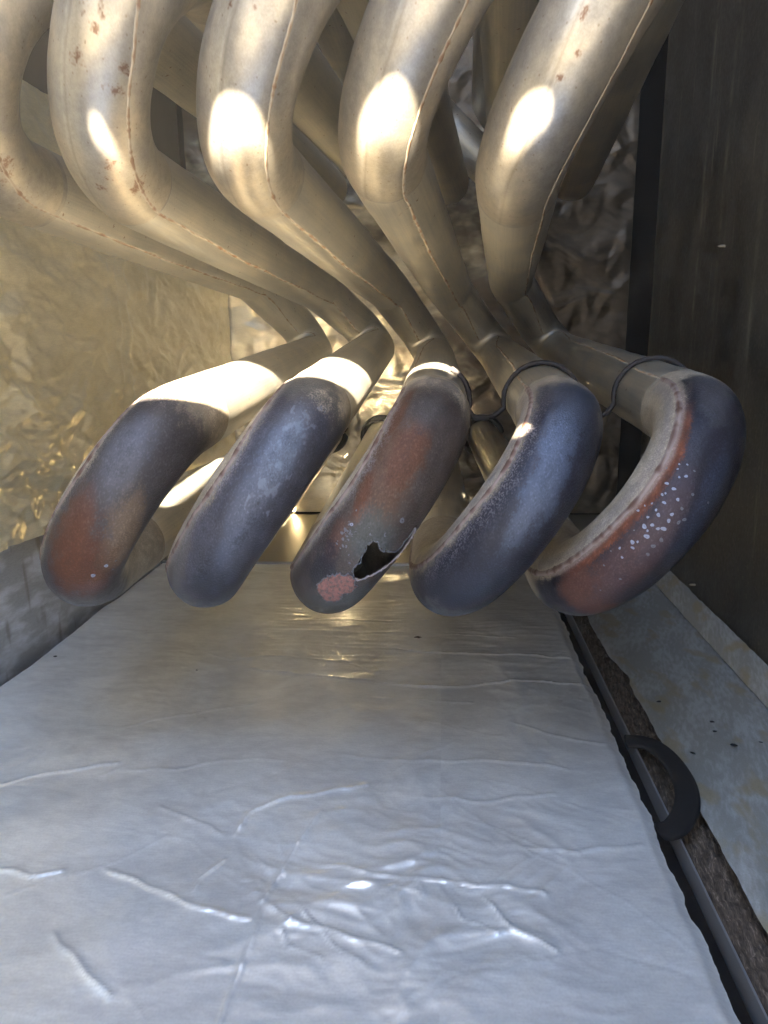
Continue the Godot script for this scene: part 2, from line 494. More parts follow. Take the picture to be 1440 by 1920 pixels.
func build_floor_foil() -> void:
	var x0 := -0.312
	var z0 := -0.748
	var nu := 360
	var nv := 600
	var dx := 0.4175 / (nu - 1.0)
	var dz := 0.70 / (nv - 1.0)
	var hgt := PackedFloat32Array()
	hgt.resize(nu * nv)
	for v in nv:
		for u in nu:
			var x := (x0 + u * dx) * 1000.0
			var z := (z0 + v * dz) * 1000.0
			var wx := x + 10.0 * n2.get_noise_2d(x * 0.015, z * 0.015 + 9.0)
			var wz := z + 10.0 * n2.get_noise_2d(x * 0.015 + 60.0, z * 0.015)
			var h := 1.3 * n2.get_noise_2d(x * 0.008, z * 0.012)
			# a crushed patch right of the middle, near the viewer
			var patch := exp(-(pow((x + 20.0) / 75.0, 2.0) + pow((z + 275.0) / 60.0, 2.0)))
			var ridge := 1.0 - 2.0 * absf(n2.get_noise_2d(wx * 0.022 + 5.0, wz * 0.03))
			var ridge2 := 1.0 - 2.0 * absf(n2.get_noise_2d(wx * 0.05, wz * 0.085 + 17.0))
			h += (0.12 + 0.85 * patch) * ridge + (0.05 + 0.32 * patch) * ridge2 + patch * (0.5 * fold(wx, wz, 63.0, 24.0, 0.2) + 0.4 * fold(wx, wz, -47.0, 19.0, 0.7))
			# fine cross ripples towards the back
			var back := smoothstep(-420.0, -560.0, z)
			h += back * 0.16 * (1.0 - 2.0 * absf(n2.get_noise_2d(x * 0.012 + 3.0, z * 0.09)))
			# slack in the sheet: broad flats meeting along faint straight folds
			var slack := smoothstep(-0.3, 0.4, n2.get_noise_2d(x * 0.007 + 90.0, z * 0.009))
			h += 0.7 * fold(wx, wz, 74.0, 83.0, 0.15) + 0.65 * fold(wx, wz, -28.0, 61.0, 0.6) * slack + 0.4 * fold(wx, wz, 41.0, 47.0, 0.4)
			h += slack * (0.16 * fold(wx, wz, 96.0, 21.0, 0.8) + 0.11 * fold(wx, wz, 12.0, 15.0, 0.3)) + 0.07 * fold(wx, wz, 85.0, 11.0, 0.1) * (1.0 - slack)
			h += 0.03 * nf.get_noise_2d(x * 0.35, z * 0.5)
			hgt[v * nu + u] = h
	# the long creases, as polylines across the board (mm), with height and width
	var creases := [
		[1.5, 2.0, -155, -487, -104, -478, -40, -466, 1, -463], [1.3, 2.2, -54, -529, 1, -519, 54, -519, 104, -514],
		[1.4, 2.0, -33, -463, 12, -463, 50, -474, 104, -470], [1.2, 1.8, -260, -330, -242, -332, -224, -343, -186, -357],
		[0.9, 1.8, -187, -351, -150, -353, -122, -363, -90, -364], [1.7, 2.4, -157, -275, -135, -266, -108, -253, -79, -247],
		[1.4, 2.0, -240, -266, -201, -268, -183, -265, -172, -269], [1.8, 2.6, -101, -297, -97, -316, -78, -330, -40, -343],
		[1.2, 2.0, -106, -255, -108, -268, -100, -282], [1.3, 2.4, -160, -236, -152, -229, -138, -220, -120, -207],
		[1.5, 2.6, -76, -257, -75, -234, -77, -212, -77, -190], [1.2, 2.0, -66, -284, -30, -276, 17, -273, 45, -270],
		[1.3, 2.4, -76, -257, -63, -249, -40, -242, -15, -235], [1.0, 2.0, -101, -297, -119, -306, -145, -318],
		[0.8, 1.6, -205, -390, -181, -409, -159, -417, -122, -436], [0.9, 1.8, -20, -337, 21, -334, 60, -341],
		[1.2, 3.0, 17, -269, 27, -252, 45, -240], [1.3, 2.6, -58, -329, -68, -295, -76, -257],
		[0.8, 1.8, -190, -514, -161, -496, -127, -507, -70, -500], [0.7, 1.6, -80, -555, -20, -560, 60, -553],
		[0.7, 1.6, -130, -590, -60, -584, 10, -592], [0.7, 1.5, -60, -441, -20, -444, 20, -440], [0.8, 1.8, -70, -372, -20, -368, 30, -372, 70, -366],
		[0.9, 2.0, 30, -300, 62, -296, 95, -303], [0.7, 2.2, 40, -420, 70, -400, 98, -392]]
	var cr := RandomNumberGenerator.new()
	cr.seed = 91
	for j in 60:
		var px := cr.randf_range(-290.0, 95.0)
		var pz := cr.randf_range(-560.0, -90.0)
		var ang := cr.randfn(0.0, 0.45)
		var run := cr.randf_range(8.0, 34.0)
		var c := [cr.randf_range(0.12, 0.42) * (1.0 if cr.randf() < 0.7 else -1.0), cr.randf_range(0.9, 1.5), px, pz]
		for k in 3:
			px += cos(ang) * run
			pz += sin(ang) * run
			ang += cr.randfn(0.0, 0.28)
			c.append(px); c.append(pz)
		creases.append(c)
	# a crushed knot right of the middle: short creases that fan out from a point
	for j in 22:
		var ang := cr.randf_range(0.0, TAU)
		var r0 := cr.randf_range(2.0, 16.0)
		var r1 := r0 + cr.randf_range(10.0, 42.0)
		var ox := -72.0 if j < 14 else -8.0
		var oz := -256.0 if j < 14 else -290.0
		ox += cr.randfn(0.0, 16.0)
		oz += cr.randfn(0.0, 13.0)
		creases.append([cr.randf_range(0.2, 0.65), cr.randf_range(0.8, 1.3), ox + cos(ang) * r0, oz + sin(ang) * r0 * 0.7, ox + cos(ang + 0.25) * (r0 + r1) * 0.5, oz + sin(ang + 0.25) * (r0 + r1) * 0.35, ox + cos(ang + 0.1) * r1, oz + sin(ang + 0.1) * r1 * 0.7])
	for c in creases:
		var k := 2
		while k + 3 < c.size():
			var a := Vector2(c[k], c[k + 1])
			var b := Vector2(c[k + 2], c[k + 3])
			var rw: float = c[1] * 3.0
			var u0 := clampi(int((minf(a.x, b.x) - rw - x0 * 1000.0) / (dx * 1000.0)), 0, nu - 1)
			var u1 := clampi(int((maxf(a.x, b.x) + rw - x0 * 1000.0) / (dx * 1000.0)) + 1, 0, nu - 1)
			var v0 := clampi(int((minf(a.y, b.y) - rw - z0 * 1000.0) / (dz * 1000.0)), 0, nv - 1)
			var v1 := clampi(int((maxf(a.y, b.y) + rw - z0 * 1000.0) / (dz * 1000.0)) + 1, 0, nv - 1)
			for v in range(v0, v1 + 1):
				for u in range(u0, u1 + 1):
					var p := Vector2((x0 + u * dx) * 1000.0, (z0 + v * dz) * 1000.0)
					p.y += 1.4 * n2.get_noise_2d(p.x * 0.05, c[2] * 3.0)
					var t := clampf((p - a).dot(b - a) / (b - a).length_squared(), 0.0, 1.0)
					var open: bool = t >= 1.0 and k + 5 < c.size()
					if open or (t <= 0.0 and k > 2):
						continue
					var d: float = p.distance_to(a.lerp(b, t)) / c[1]
					if d < 3.0:
						hgt[v * nu + u] += c[0] * exp(-d * 2.3) * 0.85 * (smoothstep(0.0, 0.5, t) if k == 2 else 1.0)
			k += 2
	var pos := PackedVector3Array()
	var uvs := PackedVector2Array()
	for v in nv:
		for u in nu:
			var z := z0 + v * dz
			var x := x0 + u * dx
			var f := u / (nu - 1.0)
			x += smoothstep(0.97, 1.0, f) * (0.0022 * n1.get_noise_2d(z * 38.0, 4.0) + 0.0012 * n2.get_noise_2d(z * 9.0, 2.0))
			var y := hgt[v * nu + u] * 0.001 * (1.0 - smoothstep(0.98, 1.0, f))
			y -= smoothstep(0.985, 1.0, f) * 0.0025
			pos.append(Vector3(x, y, z))
			uvs.append(Vector2(x / 0.52, z / 0.72))
	var board := thing("foil_board", Vector3(-0.1, -0.012, -0.4), "wide creased silver foil faced insulation board on the floor", "insulation board")
	put("foil_facing", grid_mesh(nu, nv, pos, true, uvs), M.foil_floor, board, Vector3(0.1, 0.012, 0.4))
	put("board_core", box(Vector3(0.412, 0.0125, 0.70)), M.black, board, Vector3(-0.006, -0.0012, 0.0015) + Vector3(0.003, 0, 0))


func build_floor_right() -> void:
	# mineral wool showing in the gap
	var nu := 16
	var nv := 260
	var pos := PackedVector3Array()
	var uvs := PackedVector2Array()
	for v in nv:
		for u in nu:
			var x := 0.1145 + 0.024 * u / (nu - 1.0)
			var z := -0.72 + 0.70 * v / (nv - 1.0)
			pos.append(Vector3(x, -0.009 + 0.003 * n1.get_noise_2d(x * 300.0, z * 160.0) + 0.0015 * nf.get_noise_2d(x * 900.0, z * 500.0), z))
			uvs.append(Vector2(u / (nu - 1.0), v / (nv - 1.0)))
	var o := put("mineral_wool", grid_mesh(nu, nv, pos, true, uvs), M.wool)
	tag(o, "brown fibrous insulation showing in the gap right of the foil board", "insulation")
	# thin upright metal edge beside the board
	var rail := put("edge_rail", box(Vector3(0.0009, 0.016, 0.70)), M.edge_metal, null, Vector3(0.1138, -0.0065, -0.37))
	tag(rail, "thin straight metal edge running along the gap beside the foil board", "metal edge")
	var lip := put("shadow_strip", box(Vector3(0.0075, 0.0012, 0.70)), M.black, rail, Vector3(-0.0044, -0.003, 0))  # black strip painted for the shadow between foil edge and rail
	lip.name = "lip"
	# galvanised floor sheet with a nicked edge
	nu = 24
	nv = 200
	pos = PackedVector3Array()
	uvs = PackedVector2Array()
	for v in nv:
		for u in nu:
			var f := u / (nu - 1.0)
			var z := -0.82 + 0.81 * v / (nv - 1.0)
			var e := 0.1318 + 0.0012 * n1.get_noise_2d(z * 40.0, 8.0) + 0.0035 * exp(-pow((z + 0.487) / 0.008, 2.0)) - 0.004 * smoothstep(-0.50, -0.53, z)
			var x := lerpf(e, 0.222, f)
			pos.append(Vector3(x, 0.0006 * n1.get_noise_2d(x * 30.0, z * 16.0) - 0.0012 * smoothstep(0.06, 0.0, f), z))
			uvs.append(Vector2(f, v / (nv - 1.0)))
	var sh := thing("galvanised_sheet", Vector3(0.175, -0.01, -0.36), "grey galvanised floor sheet blotched with white rust beside the right wall", "metal sheet")
	put("sheet_face", grid_mesh(nu, nv, pos, true, uvs), M.galv, sh, Vector3(-0.175, 0.01, 0.36))
	put("sheet_edge", box(Vector3(0.082, 0.008, 0.70)), M.dark_steel, sh, Vector3(0.0085, 0.0035, 0))
	# angle lip at the foot of the wall
	nu = 6
	pos = PackedVector3Array()
	uvs = PackedVector2Array()
	for v in nv:
		for u in nu:
			var f := u / (nu - 1.0)
			var z := -0.80 + 0.79 * v / (nv - 1.0)
			var x := lerpf(0.2105, 0.2225, f) + 0.0006 * n1.get_noise_2d(z * 30.0, f * 2.0)
			var y := lerpf(0.0012, 0.0165 + 0.001 * n1.get_noise_2d(z * 60.0, 5.0), pow(f, 0.75))
			pos.append(Vector3(x, y, z))
			uvs.append(Vector2(0.6 + f * 0.2, v / (nv - 1.0)))
	o = put("angle_strip", grid_mesh(nu, nv, pos, true, uvs), M.galv)
	tag(o, "pale upturned metal angle strip along the foot of the right wall", "metal strip")


# ------------------------------------------------------------------ tubes
func corners(i: int) -> PackedVector3Array:
	var q := PackedVector3Array()
	for k in BASE.size():
		var p: Vector3 = BASE[k] + Vector3((i - 2) * PITCH, H, 0)
		if k < 7:
			p += STRAY[i][k] * 0.001
		q.append(p)
	return q

func lay_path(i: int) -> Dictionary:
	var q := corners(i)
	var n := q.size()
	var cut := PackedFloat32Array()
	var ang := PackedFloat32Array()
	cut.resize(n); ang.resize(n)
	for k in range(1, n - 1):
		var a := q[k - 1] - q[k]
		var b := q[k + 1] - q[k]
		var la := a.length()
		var lb := b.length()
		ang[k] = a.angle_to(b)
		cut[k] = minf(BEND[k] / tan(ang[k] / 2.0), 0.495 * minf(la if k > 1 else 2.0 * la, lb if k < n - 2 else 2.0 * lb))
	var p := PackedVector3Array()
	var id := PackedInt32Array()
	for k in n - 1:
		var d := q[k + 1] - q[k]
		var L := d.length()
		d /= L
		var s := cut[k]
		var e := L - cut[k + 1]
		var steps := maxi(2, int((e - s) / (0.006 if k != 1 else 0.0012)))
		for j in steps:
			p.append(q[k] + d * (s + (e - s) * j / steps)); id.append(2 * k)
		if k + 1 < n - 1:
			var c := cut[k + 1]
			var d2 := (q[k + 2] - q[k + 1]).normalized()
			var th := ang[k + 1]
			var r := c * tan(th / 2.0)
			var bis := (d2 - d).normalized()
			var C := q[k + 1] + bis * (r / sin(th / 2.0))
			var u := (q[k + 1] - d * c - C) / r
			var phi := PI - th
			var m := maxi(8, int(r * phi / (0.0011 if k <= 1 else 0.003)))
			for j in m:
				var a := phi * j / m
				p.append(C + (u * cos(a) + d * sin(a)) * r); id.append(2 * k + 1)
	p.append(q[n - 1]); id.append(2 * (n - 2))
	var s := PackedFloat32Array()
	var t := PackedVector3Array()
	var acc := 0.0
	var zero := 0.0
	var found := false
	for k in p.size():
		if k > 0: acc += p[k].distance_to(p[k - 1])
		if id[k] == 1 and not found:
			zero = acc; found = true
		s.append(acc)
		t.append((p[mini(k + 1, p.size() - 1)] - p[maxi(k - 1, 0)]).normalized())
	for k in s.size():
		s[k] = (s[k] - zero) * 1000.0
	return {"p": p, "t": t, "s": s, "id": id}

func tube_radius(s: float) -> float:
	return lerpf(R_LOW, R_UP, smoothstep(620.0, 1000.0, s))

func dent(i: int, s: float, a: float) -> float:
	# small dents and drawing waves of bent tube, in metres
	var c := cos(a)
	var d := sin(a)
	return 0.00030 * n2.get_noise_3d(s * 0.022 + i * 40.0, c * 0.9, d * 0.9) + 0.00012 * n2.get_noise_3d(s * 0.07 + i * 40.0, c * 1.7, d * 1.7)

func frame_at(t: Vector3) -> Array:
	var a := (Vector3.RIGHT - t * t.x).normalized()
	return [a, t.cross(a)]

func on_tube(i: int, s: float, deg: float, lift := 0.0) -> Array:
	# the point on tube i at arc length s (mm) and angle deg, and the outward normal there
	var P: Dictionary = tubes[i]
	var lo := 0
	var hi: int = P.s.size() - 1
	while hi - lo > 1:
		var mid := (lo + hi) / 2
		if P.s[mid] <= s: lo = mid
		else: hi = mid
	var f := clampf((s - P.s[lo]) / maxf(P.s[hi] - P.s[lo], 1e-5), 0.0, 1.0)
	var t: Vector3 = P.t[lo].lerp(P.t[hi], f).normalized()
	var fr := frame_at(t)
	var a := deg_to_rad(deg)
	var d: Vector3 = fr[0] * cos(a) + fr[1] * sin(a)
	return [P.p[lo].lerp(P.p[hi], f) + d * (tube_radius(s) + dent(i, s, a) + lift), d, t]

const SEAM := [-60.0, -190.0, 20.0, -185.0, 40.0, -180.0, 67.0, -166.0, 87.0, -153.0, 100.0, -140.0, 114.0, -130.0, 137.0, -128.0, 172.0, -128.0, 221.0, -128.0, 300.0, -118.0, 500.0, -112.0, 600.0, -85.0, 660.0, -66.0, 720.0, -50.0, 800.0, -50.0, 950.0, -56.0, 1090.0, -52.0, 1130.0, -50.0, 1180.0, -44.0, 1262.0, -60.0, 1700.0, -70.0]
const SEAM_TURN := [2.0, 4.0, -9.0, -10.0, 0.0]

func build_tube(i: int) -> void:
	tubes.append(lay_path(i))
	var P: Dictionary = tubes[i]
	var at := corners(i)[1]
	var names := [
		"leftmost heat exchanger tube, lower bend rusty orange at its tip, sunlit on top",
		"second heat exchanger tube from the left, lower bend smooth blue grey",
		"middle heat exchanger tube, its brown lower bend burnt through with a ragged hole",
		"fourth heat exchanger tube, lower bend dark navy, black support wire over it",
		"rightmost heat exchanger tube, lower bend with orange stripe and pale spots"]
	var root := thing("heat_exchanger_tube", at, names[i], "tube", "heat exchanger tubes")
	var parts := [
		["lower_leg", -9999.0, -45.0, 28], ["front_bend", -45.0, 190.0, 112], ["middle_leg", 190.0, 597.0, 48], ["rear_bend", 597.0, 740.0, 48],
		["upper_leg", 740.0, 1088.0, 56], ["upper_bend", 1088.0, 1264.0, 72], ["top_leg", 1264.0, 1757.0, 32], ["top_rear_bend", 1757.0, 1885.0, 32], ["far_leg", 1885.0, 9999.0, 24]]
	for part in parts:
		var k0 := 0
		var k1: int = P.s.size() - 1
		for k in P.s.size():
			if P.s[k] <= part[1]: k0 = k
			if P.s[k] <= part[2] and part[2] < 9000.0: k1 = k
		if part[2] < 9000.0: k1 = mini(k1, P.s.size() - 1)
		var sides: int = part[3]
		var own: bool = part[0] == "front_bend" or part[0] == "upper_bend"
		var pos := PackedVector3Array()
		var nor := PackedVector3Array()
		var uvs := PackedVector2Array()
		var keep := PackedByteArray()
		var hole: bool = i == 2 and part[0] == "front_bend"
		for k in range(k0, k1 + 1):
			var fr := frame_at(P.t[k])
			var r := tube_radius(P.s[k])
			for j in sides + 1:
				var a := TAU * j / sides
				var d: Vector3 = fr[0] * cos(a) + fr[1] * sin(a)
				var rr := r + dent(i, P.s[k], a)
				if hole:
					rr += hole_swell(P.s[k], wrapdeg(rad_to_deg(a)))
				pos.append(P.p[k] + d * rr - at)
				nor.append(d)
				var u: float = (P.s[k] - part[1]) / (part[2] - part[1]) if own else P.s[k] / 270.0 + i * 0.37
				uvs.append(Vector2(u, float(j) / sides + (0.0 if own else i * 0.21)))
				if hole:
					keep.append(0 if in_hole(P.s[k] + 0.5, wrapdeg(rad_to_deg(a + PI / sides))) else 1)
		var m: Material = steel_mat
		if part[0] == "front_bend": m = bend_material(i)
		if part[0] == "upper_bend": m = upper_material(i)
		put(part[0], grid_mesh(sides + 1, k1 - k0 + 1, pos, false, uvs, PackedColorArray(), keep, nor), m, root)
	# weld seam: a low rusty bead
	var bp := PackedVector3Array()
	var bn := PackedVector3Array()
	var bc := PackedColorArray()
	var rows := 0
	var s := -40.0
	while s < 1500.0:
		var c: float = poly_at(SEAM, s) + SEAM_TURN[i] + 1.5 * n2.get_noise_2d(s * 0.02, i * 9.0)
		var wob := n1.get_noise_2d(s * 0.09, i * 31.0)
		var wob2 := nf.get_noise_2d(s * 0.35, i * 31.0)
		for j in 7:
			var f := (j - 3) / 3.0
			var low: float = 1.0 if s < 185.0 else 0.55
			var q := on_tube(i, s, c + f * (4.6 * low + 1.2 * wob + 0.8 * wob2), (0.00075 if s < 185.0 else 0.00042) * (1.0 - f * f) - 0.00012 + 0.00018 * wob2 * (1.0 - f * f))
			bp.append(q[0] - at)
			bn.append((q[1] + q[2].cross(q[1]) * (f * 0.45)).normalized())
			var dark := Color(0.085, 0.042, 0.03) if s < 185.0 else Color(0.19, 0.105, 0.055)
			var pale := Color(0.22, 0.17, 0.15) if s < 185.0 else Color(0.40, 0.345, 0.26)
			var k := clampf(0.55 - 1.3 * wob - 0.6 * wob2 + (absf(f) - 0.25) * (0.9 if s < 185.0 else 1.3), 0.0, 1.0)
			bc.append(dark.lerp(pale, k))
		rows += 1
		s += 1.6 if s < 190.0 or (s > 1080.0 and s < 1270.0) else 3.0
	put("weld_seam", grid_mesh(7, rows, bp, false, PackedVector2Array(), bc, PackedByteArray(), bn), M.seam, root)
	# collar where the lower leg enters the back panel
	var cp := PackedVector3Array()
	for j in 33:
		var fr := frame_at(P.t[2])
		var a := TAU * j / 32.0
		cp.append(P.p[2] + (fr[0] * cos(a) + fr[1] * sin(a)) * (R_LOW + 0.003) - at + Vector3(0, 0, 0.004))
	put("collar", sweep(cp, 0.005, 8), M.dark_steel, root)
	if i == 0: blisters(root, i, at, [[70, -64, 2.0, 1], [76.3, -48, 1.7, 1], [72.5, -36, 0.9, 0], [78.9, -35, 0.8, 0]])
	if i == 2: ruin(root, at)
	if i == 4: blisters(root, i, at, spots_right())

func spots_right() -> Array:
	var a := [[112.1, -112, .7, 1], [113, -103, .6, 1], [110.3, -112, .7, 1], [109.3, -100, 1.0, 1], [108, -107, .7, 1], [112.1, -93, .7, 0], [109.2, -125, .5, 0], [104.3, -118, 1.0, 1], [103.8, -108, 1.1, 1]]
	a += [[100.3, -118, .9, 1], [101.2, -115, .7, 1], [96, -125, .7, 1], [98.4, -112, 1.0, 1], [94, -132, .6, 1], [91.2, -137, .9, 1], [95, -117, .9, 1], [101.5, -99, 1.0, 1], [105.3, -85, 1.1, 0], [94.1, -112, 1.3, 1]]
	a += [[91.5, -122, 1.0, 1], [96.6, -98, 1.2, 1], [99.8, -90, 1.2, 0], [88.1, -120, 1.5, 1], [90.3, -113, 1.1, 1], [87.5, -114, .9, 1], [85.6, -111, 1.7, 1], [90.4, -105, 1.1, 1], [91.4, -99, 1.5, 1], [94.4, -98, 1.4, 1]]
	a += [[80.8, -122, 1.6, 1], [82.1, -117, .9, 1], [79.3, -118, 1.0, 1], [76, -131, 1.0, 1], [74, -122, 1.0, 1], [66.6, -134, .8, 0], [87.7, -94, 1.5, 0], [84.2, -98, 1.4, 0], [80.7, -98, 1.3, 0], [66.8, -107, 1.0, 0], [57.4, -116, .6, 0]]
	return a + [[97.4, -81, 1.3, 0], [95.7, -86, 1.5, 0], [72.7, -138, .6, 0], [84.5, -128, .6, 0], [106.1, -60, .9, 0]]

func blisters(root: Node3D, i: int, at: Vector3, list: Array) -> void:
	for b in list:
		var q := on_tube(i, b[0], b[1])
		var n: Vector3 = q[1]
		var t: Vector3 = q[2]
		var w := n.cross(t)
		var r: float = b[2] * 0.0006
		var pos := PackedVector3Array()
		var stretch := rng.randf_range(0.85, 1.35)
		# a flat blister with a raised rim and a sunken middle
		var prof := [[1.12, -0.12], [1.0, 0.14], [0.78, 0.22], [0.45, 0.17], [0.0, 0.12]]
		for row in prof:
			for j in 13:
				var a := TAU * (j % 12) / 12.0
				var k: float = 1.0 + 0.16 * sin(a * 2.0 + b[0]) + 0.08 * sin(a * 3.0 + b[1])
				var rr: float = row[0] * r * k
				var side := w * sin(a) * rr * stretch
				var drop := side.length_squared() / (2.0 * R_LOW)
				pos.append(q[0] - at + t * cos(a) * rr + side + n * (row[1] * r * 0.8 - drop + 0.00005))
		put("scale_blister", grid_mesh(13, prof.size(), pos, false), M.blister if b[3] == 1 else M.blister_dull, root)

# the burnt-through place on the middle tube, as (arc length, angle)
const HOLE := [74.0, -89.0, 77.6, -88.0, 79.2, -84.0, 81.3, -86.0, 85.4, -85.0, 88.2, -87.0, 90.4, -82.0, 90.6, -75.0, 88.2, -69.0, 87.6, -62.0, 88.6, -53.0, 88.7, -44.0, 90.2, -38.0, 92.0, -35.0, 94.2, -36.0, 96.4, -30.0, 101.0, -26.0, 95.5, -17.0, 90.0, -22.0, 86.3, -27.0, 80.6, -41.0, 76.1, -56.0, 73.3, -67.0, 70.8, -77.0, 72.1, -83.0]
const FLAKE := [57.0, -124.0, 61.4, -122.0, 66.1, -114.0, 70.4, -102.0, 72.8, -92.0, 72.2, -86.0, 70.4, -80.0, 67.5, -75.0, 63.7, -78.0, 60.3, -87.0, 57.5, -86.0, 53.5, -93.0, 51.3, -108.0, 53.7, -112.0, 54.7, -121.0]
const MM_DEG := 0.3742   # millimetres of arc per degree round the tube
var hole_poly := PackedVector2Array()

func flat(list: Array) -> PackedVector2Array:
	var o := PackedVector2Array()
	for k in range(0, list.size(), 2):
		o.append(Vector2(list[k], list[k + 1] * MM_DEG))
	return o

func in_hole(s: float, deg: float) -> bool:
	if s < 60.0 or s > 110.0 or deg > 0.0 or deg < -100.0:
		return false
	if hole_poly.is_empty(): hole_poly = flat(HOLE)
	var j := Vector2(nf.get_noise_2d(s * 0.9, deg * 0.3), nf.get_noise_2d(s * 0.9 + 50.0, deg * 0.3)) * 0.8
	return Geometry2D.is_point_in_polygon(Vector2(s, deg * MM_DEG) + j, hole_poly)

func hole_swell(s: float, deg: float) -> float:
	# scaly, bulged metal above the hole
	var d := exp(-pow((s - 88.0) / 12.0, 2.0) - pow((deg + 78.0) / 38.0, 2.0))
	return d * (0.0004 + 0.0006 * n1.get_noise_2d(s * 0.35, deg * 0.14))

func ruin(root: Node3D, at: Vector3) -> void:
	var poly := flat(HOLE)
	# torn edge: a thin ragged lip round the hole; thicker and paler along the underside
	var pts := PackedVector3Array()
	var under := PackedVector3Array()
	var lead := PackedVector3Array()
	var n := poly.size()
	for k in n:
		var a := poly[k]
		var b := poly[(k + 1) % n]
		var m := maxi(1, int(a.distance_to(b) / 0.5))
		for j in m:
			var p := a.lerp(b, float(j) / m)
			var w := Vector2(nf.get_noise_2d(p.x * 1.3, p.y * 1.3), nf.get_noise_2d(p.x * 1.3 + 40.0, p.y * 1.3)) * 0.35
			var q := on_tube(2, p.x + w.x, (p.y + w.y) / MM_DEG, 0.0002 + 0.0003 * w.x)
			if k >= 16 and k <= 23: under.append(q[0] - at)
			elif k == 24: lead.append(q[0] - at)
			else: pts.append(q[0] - at)
	var seq := PackedVector3Array()
	var q0 := under.size()
	seq.append_array(under)
	put("torn_edge", sweep(seq, 0.0005, 6, 1.0, 1.3), M.torn, root)
	var back := lead
	back.append_array(pts)
	put("torn_edge", sweep(back, 0.0003, 6, 1.0, 0.9), M.blister_dull, root)
	# pink oxide where a scale has lifted off
	var fl := flat(FLAKE)
	var all := PackedVector2Array()
	var rim := PackedVector2Array()
	n = fl.size()
	for k in n:
		var a := fl[k]
		var b := fl[(k + 1) % n]
		var m := maxi(1, int(a.distance_to(b) / 0.7))
		for j in m:
			rim.append(a.lerp(b, float(j) / m) + Vector2(rng.randf_range(-0.75, 0.75), rng.randf_range(-0.75, 0.75)))
	all.append_array(rim)
	for y in 50:
		for x in 40:
			var p := Vector2(50.0 + x * 0.65 + rng.randf_range(-0.15, 0.15), -48.0 + y * 0.65)
			if Geometry2D.is_point_in_polygon(p, rim): all.append(p)
	var tri := Geometry2D.triangulate_delaunay(all)
	var st := SurfaceTool.new()
	st.begin(Mesh.PRIMITIVE_TRIANGLES)
	for k in range(0, tri.size(), 3):
		var mid := (all[tri[k]] + all[tri[k + 1]] + all[tri[k + 2]]) / 3.0
		if not Geometry2D.is_point_in_polygon(mid, rim):
			continue
		var vs := []
		for j in 3:
			var p := all[tri[k + j]]
			var edge: bool = tri[k + j] < rim.size()
			var q := on_tube(2, p.x, p.y / MM_DEG, 0.0001 if edge else 0.0009 + 0.0006 * n1.get_noise_2d(p.x * 0.7, p.y * 0.7))
			vs.append([q[0] - at, Vector2((p.x - 48.0) / 30.0, (p.y + 50.0) / 30.0), q[1]])
		var nn: Vector3 = (vs[1][0] - vs[0][0]).cross(vs[2][0] - vs[0][0])
		if nn.dot(vs[0][2]) > 0.0:
			vs = [vs[0], vs[2], vs[1]]
		for v in vs:
			st.set_uv(v[1])
			st.add_vertex(v[0])
	st.index()
	st.generate_normals()
	var o := put("oxide_patch", st.commit(), M.pink, root)
	tag(o, "pink rough oxide patch beside the hole")
	var edge_pts := PackedVector3Array()
	for k in rim.size() + 1:
		var p := rim[k % rim.size()]
		edge_pts.append(on_tube(2, p.x, p.y / MM_DEG, 0.0003)[0] - at)
	put("patch_rim", sweep(edge_pts, 0.0004, 5, 1.0, 0.9), M.blister_dull, root)
	var list := [[90.6, -117, 1.3, 1], [91.1, -110, .4, 1], [87, -121, 1.6, 0], [84.8, -123, 1.4, 0], [87.1, -115, 1.5, 0], [87.2, -109, 1.5, 0], [89.3, -107, 1.3, 0], [85.2, -106, .7, 1], [87, -100, 1.2, 0], [83.3, -118, 1.3, 0]]
	list += [[91.9, -99, 1.2, 0], [92, -88, 1.6, 0], [96.1, -82, 1.7, 0], [94.3, -70, 1.9, 0], [89.4, -57, 1.3, 0], [101.3, -56, 2.0, 0], [76.8, -97, 1.1, 0], [85.3, -115, 1.0, 0], [89.4, -100, .4, 1], [81.6, -110, .9, 0], [84.8, -103, .7, 1]]
	for k in 26:
		list.append([rng.randf_range(79.0, 97.0), rng.randf_range(-124.0, -92.0), rng.randf_range(0.5, 1.3), 0])
	blisters(root, 2, at, list)

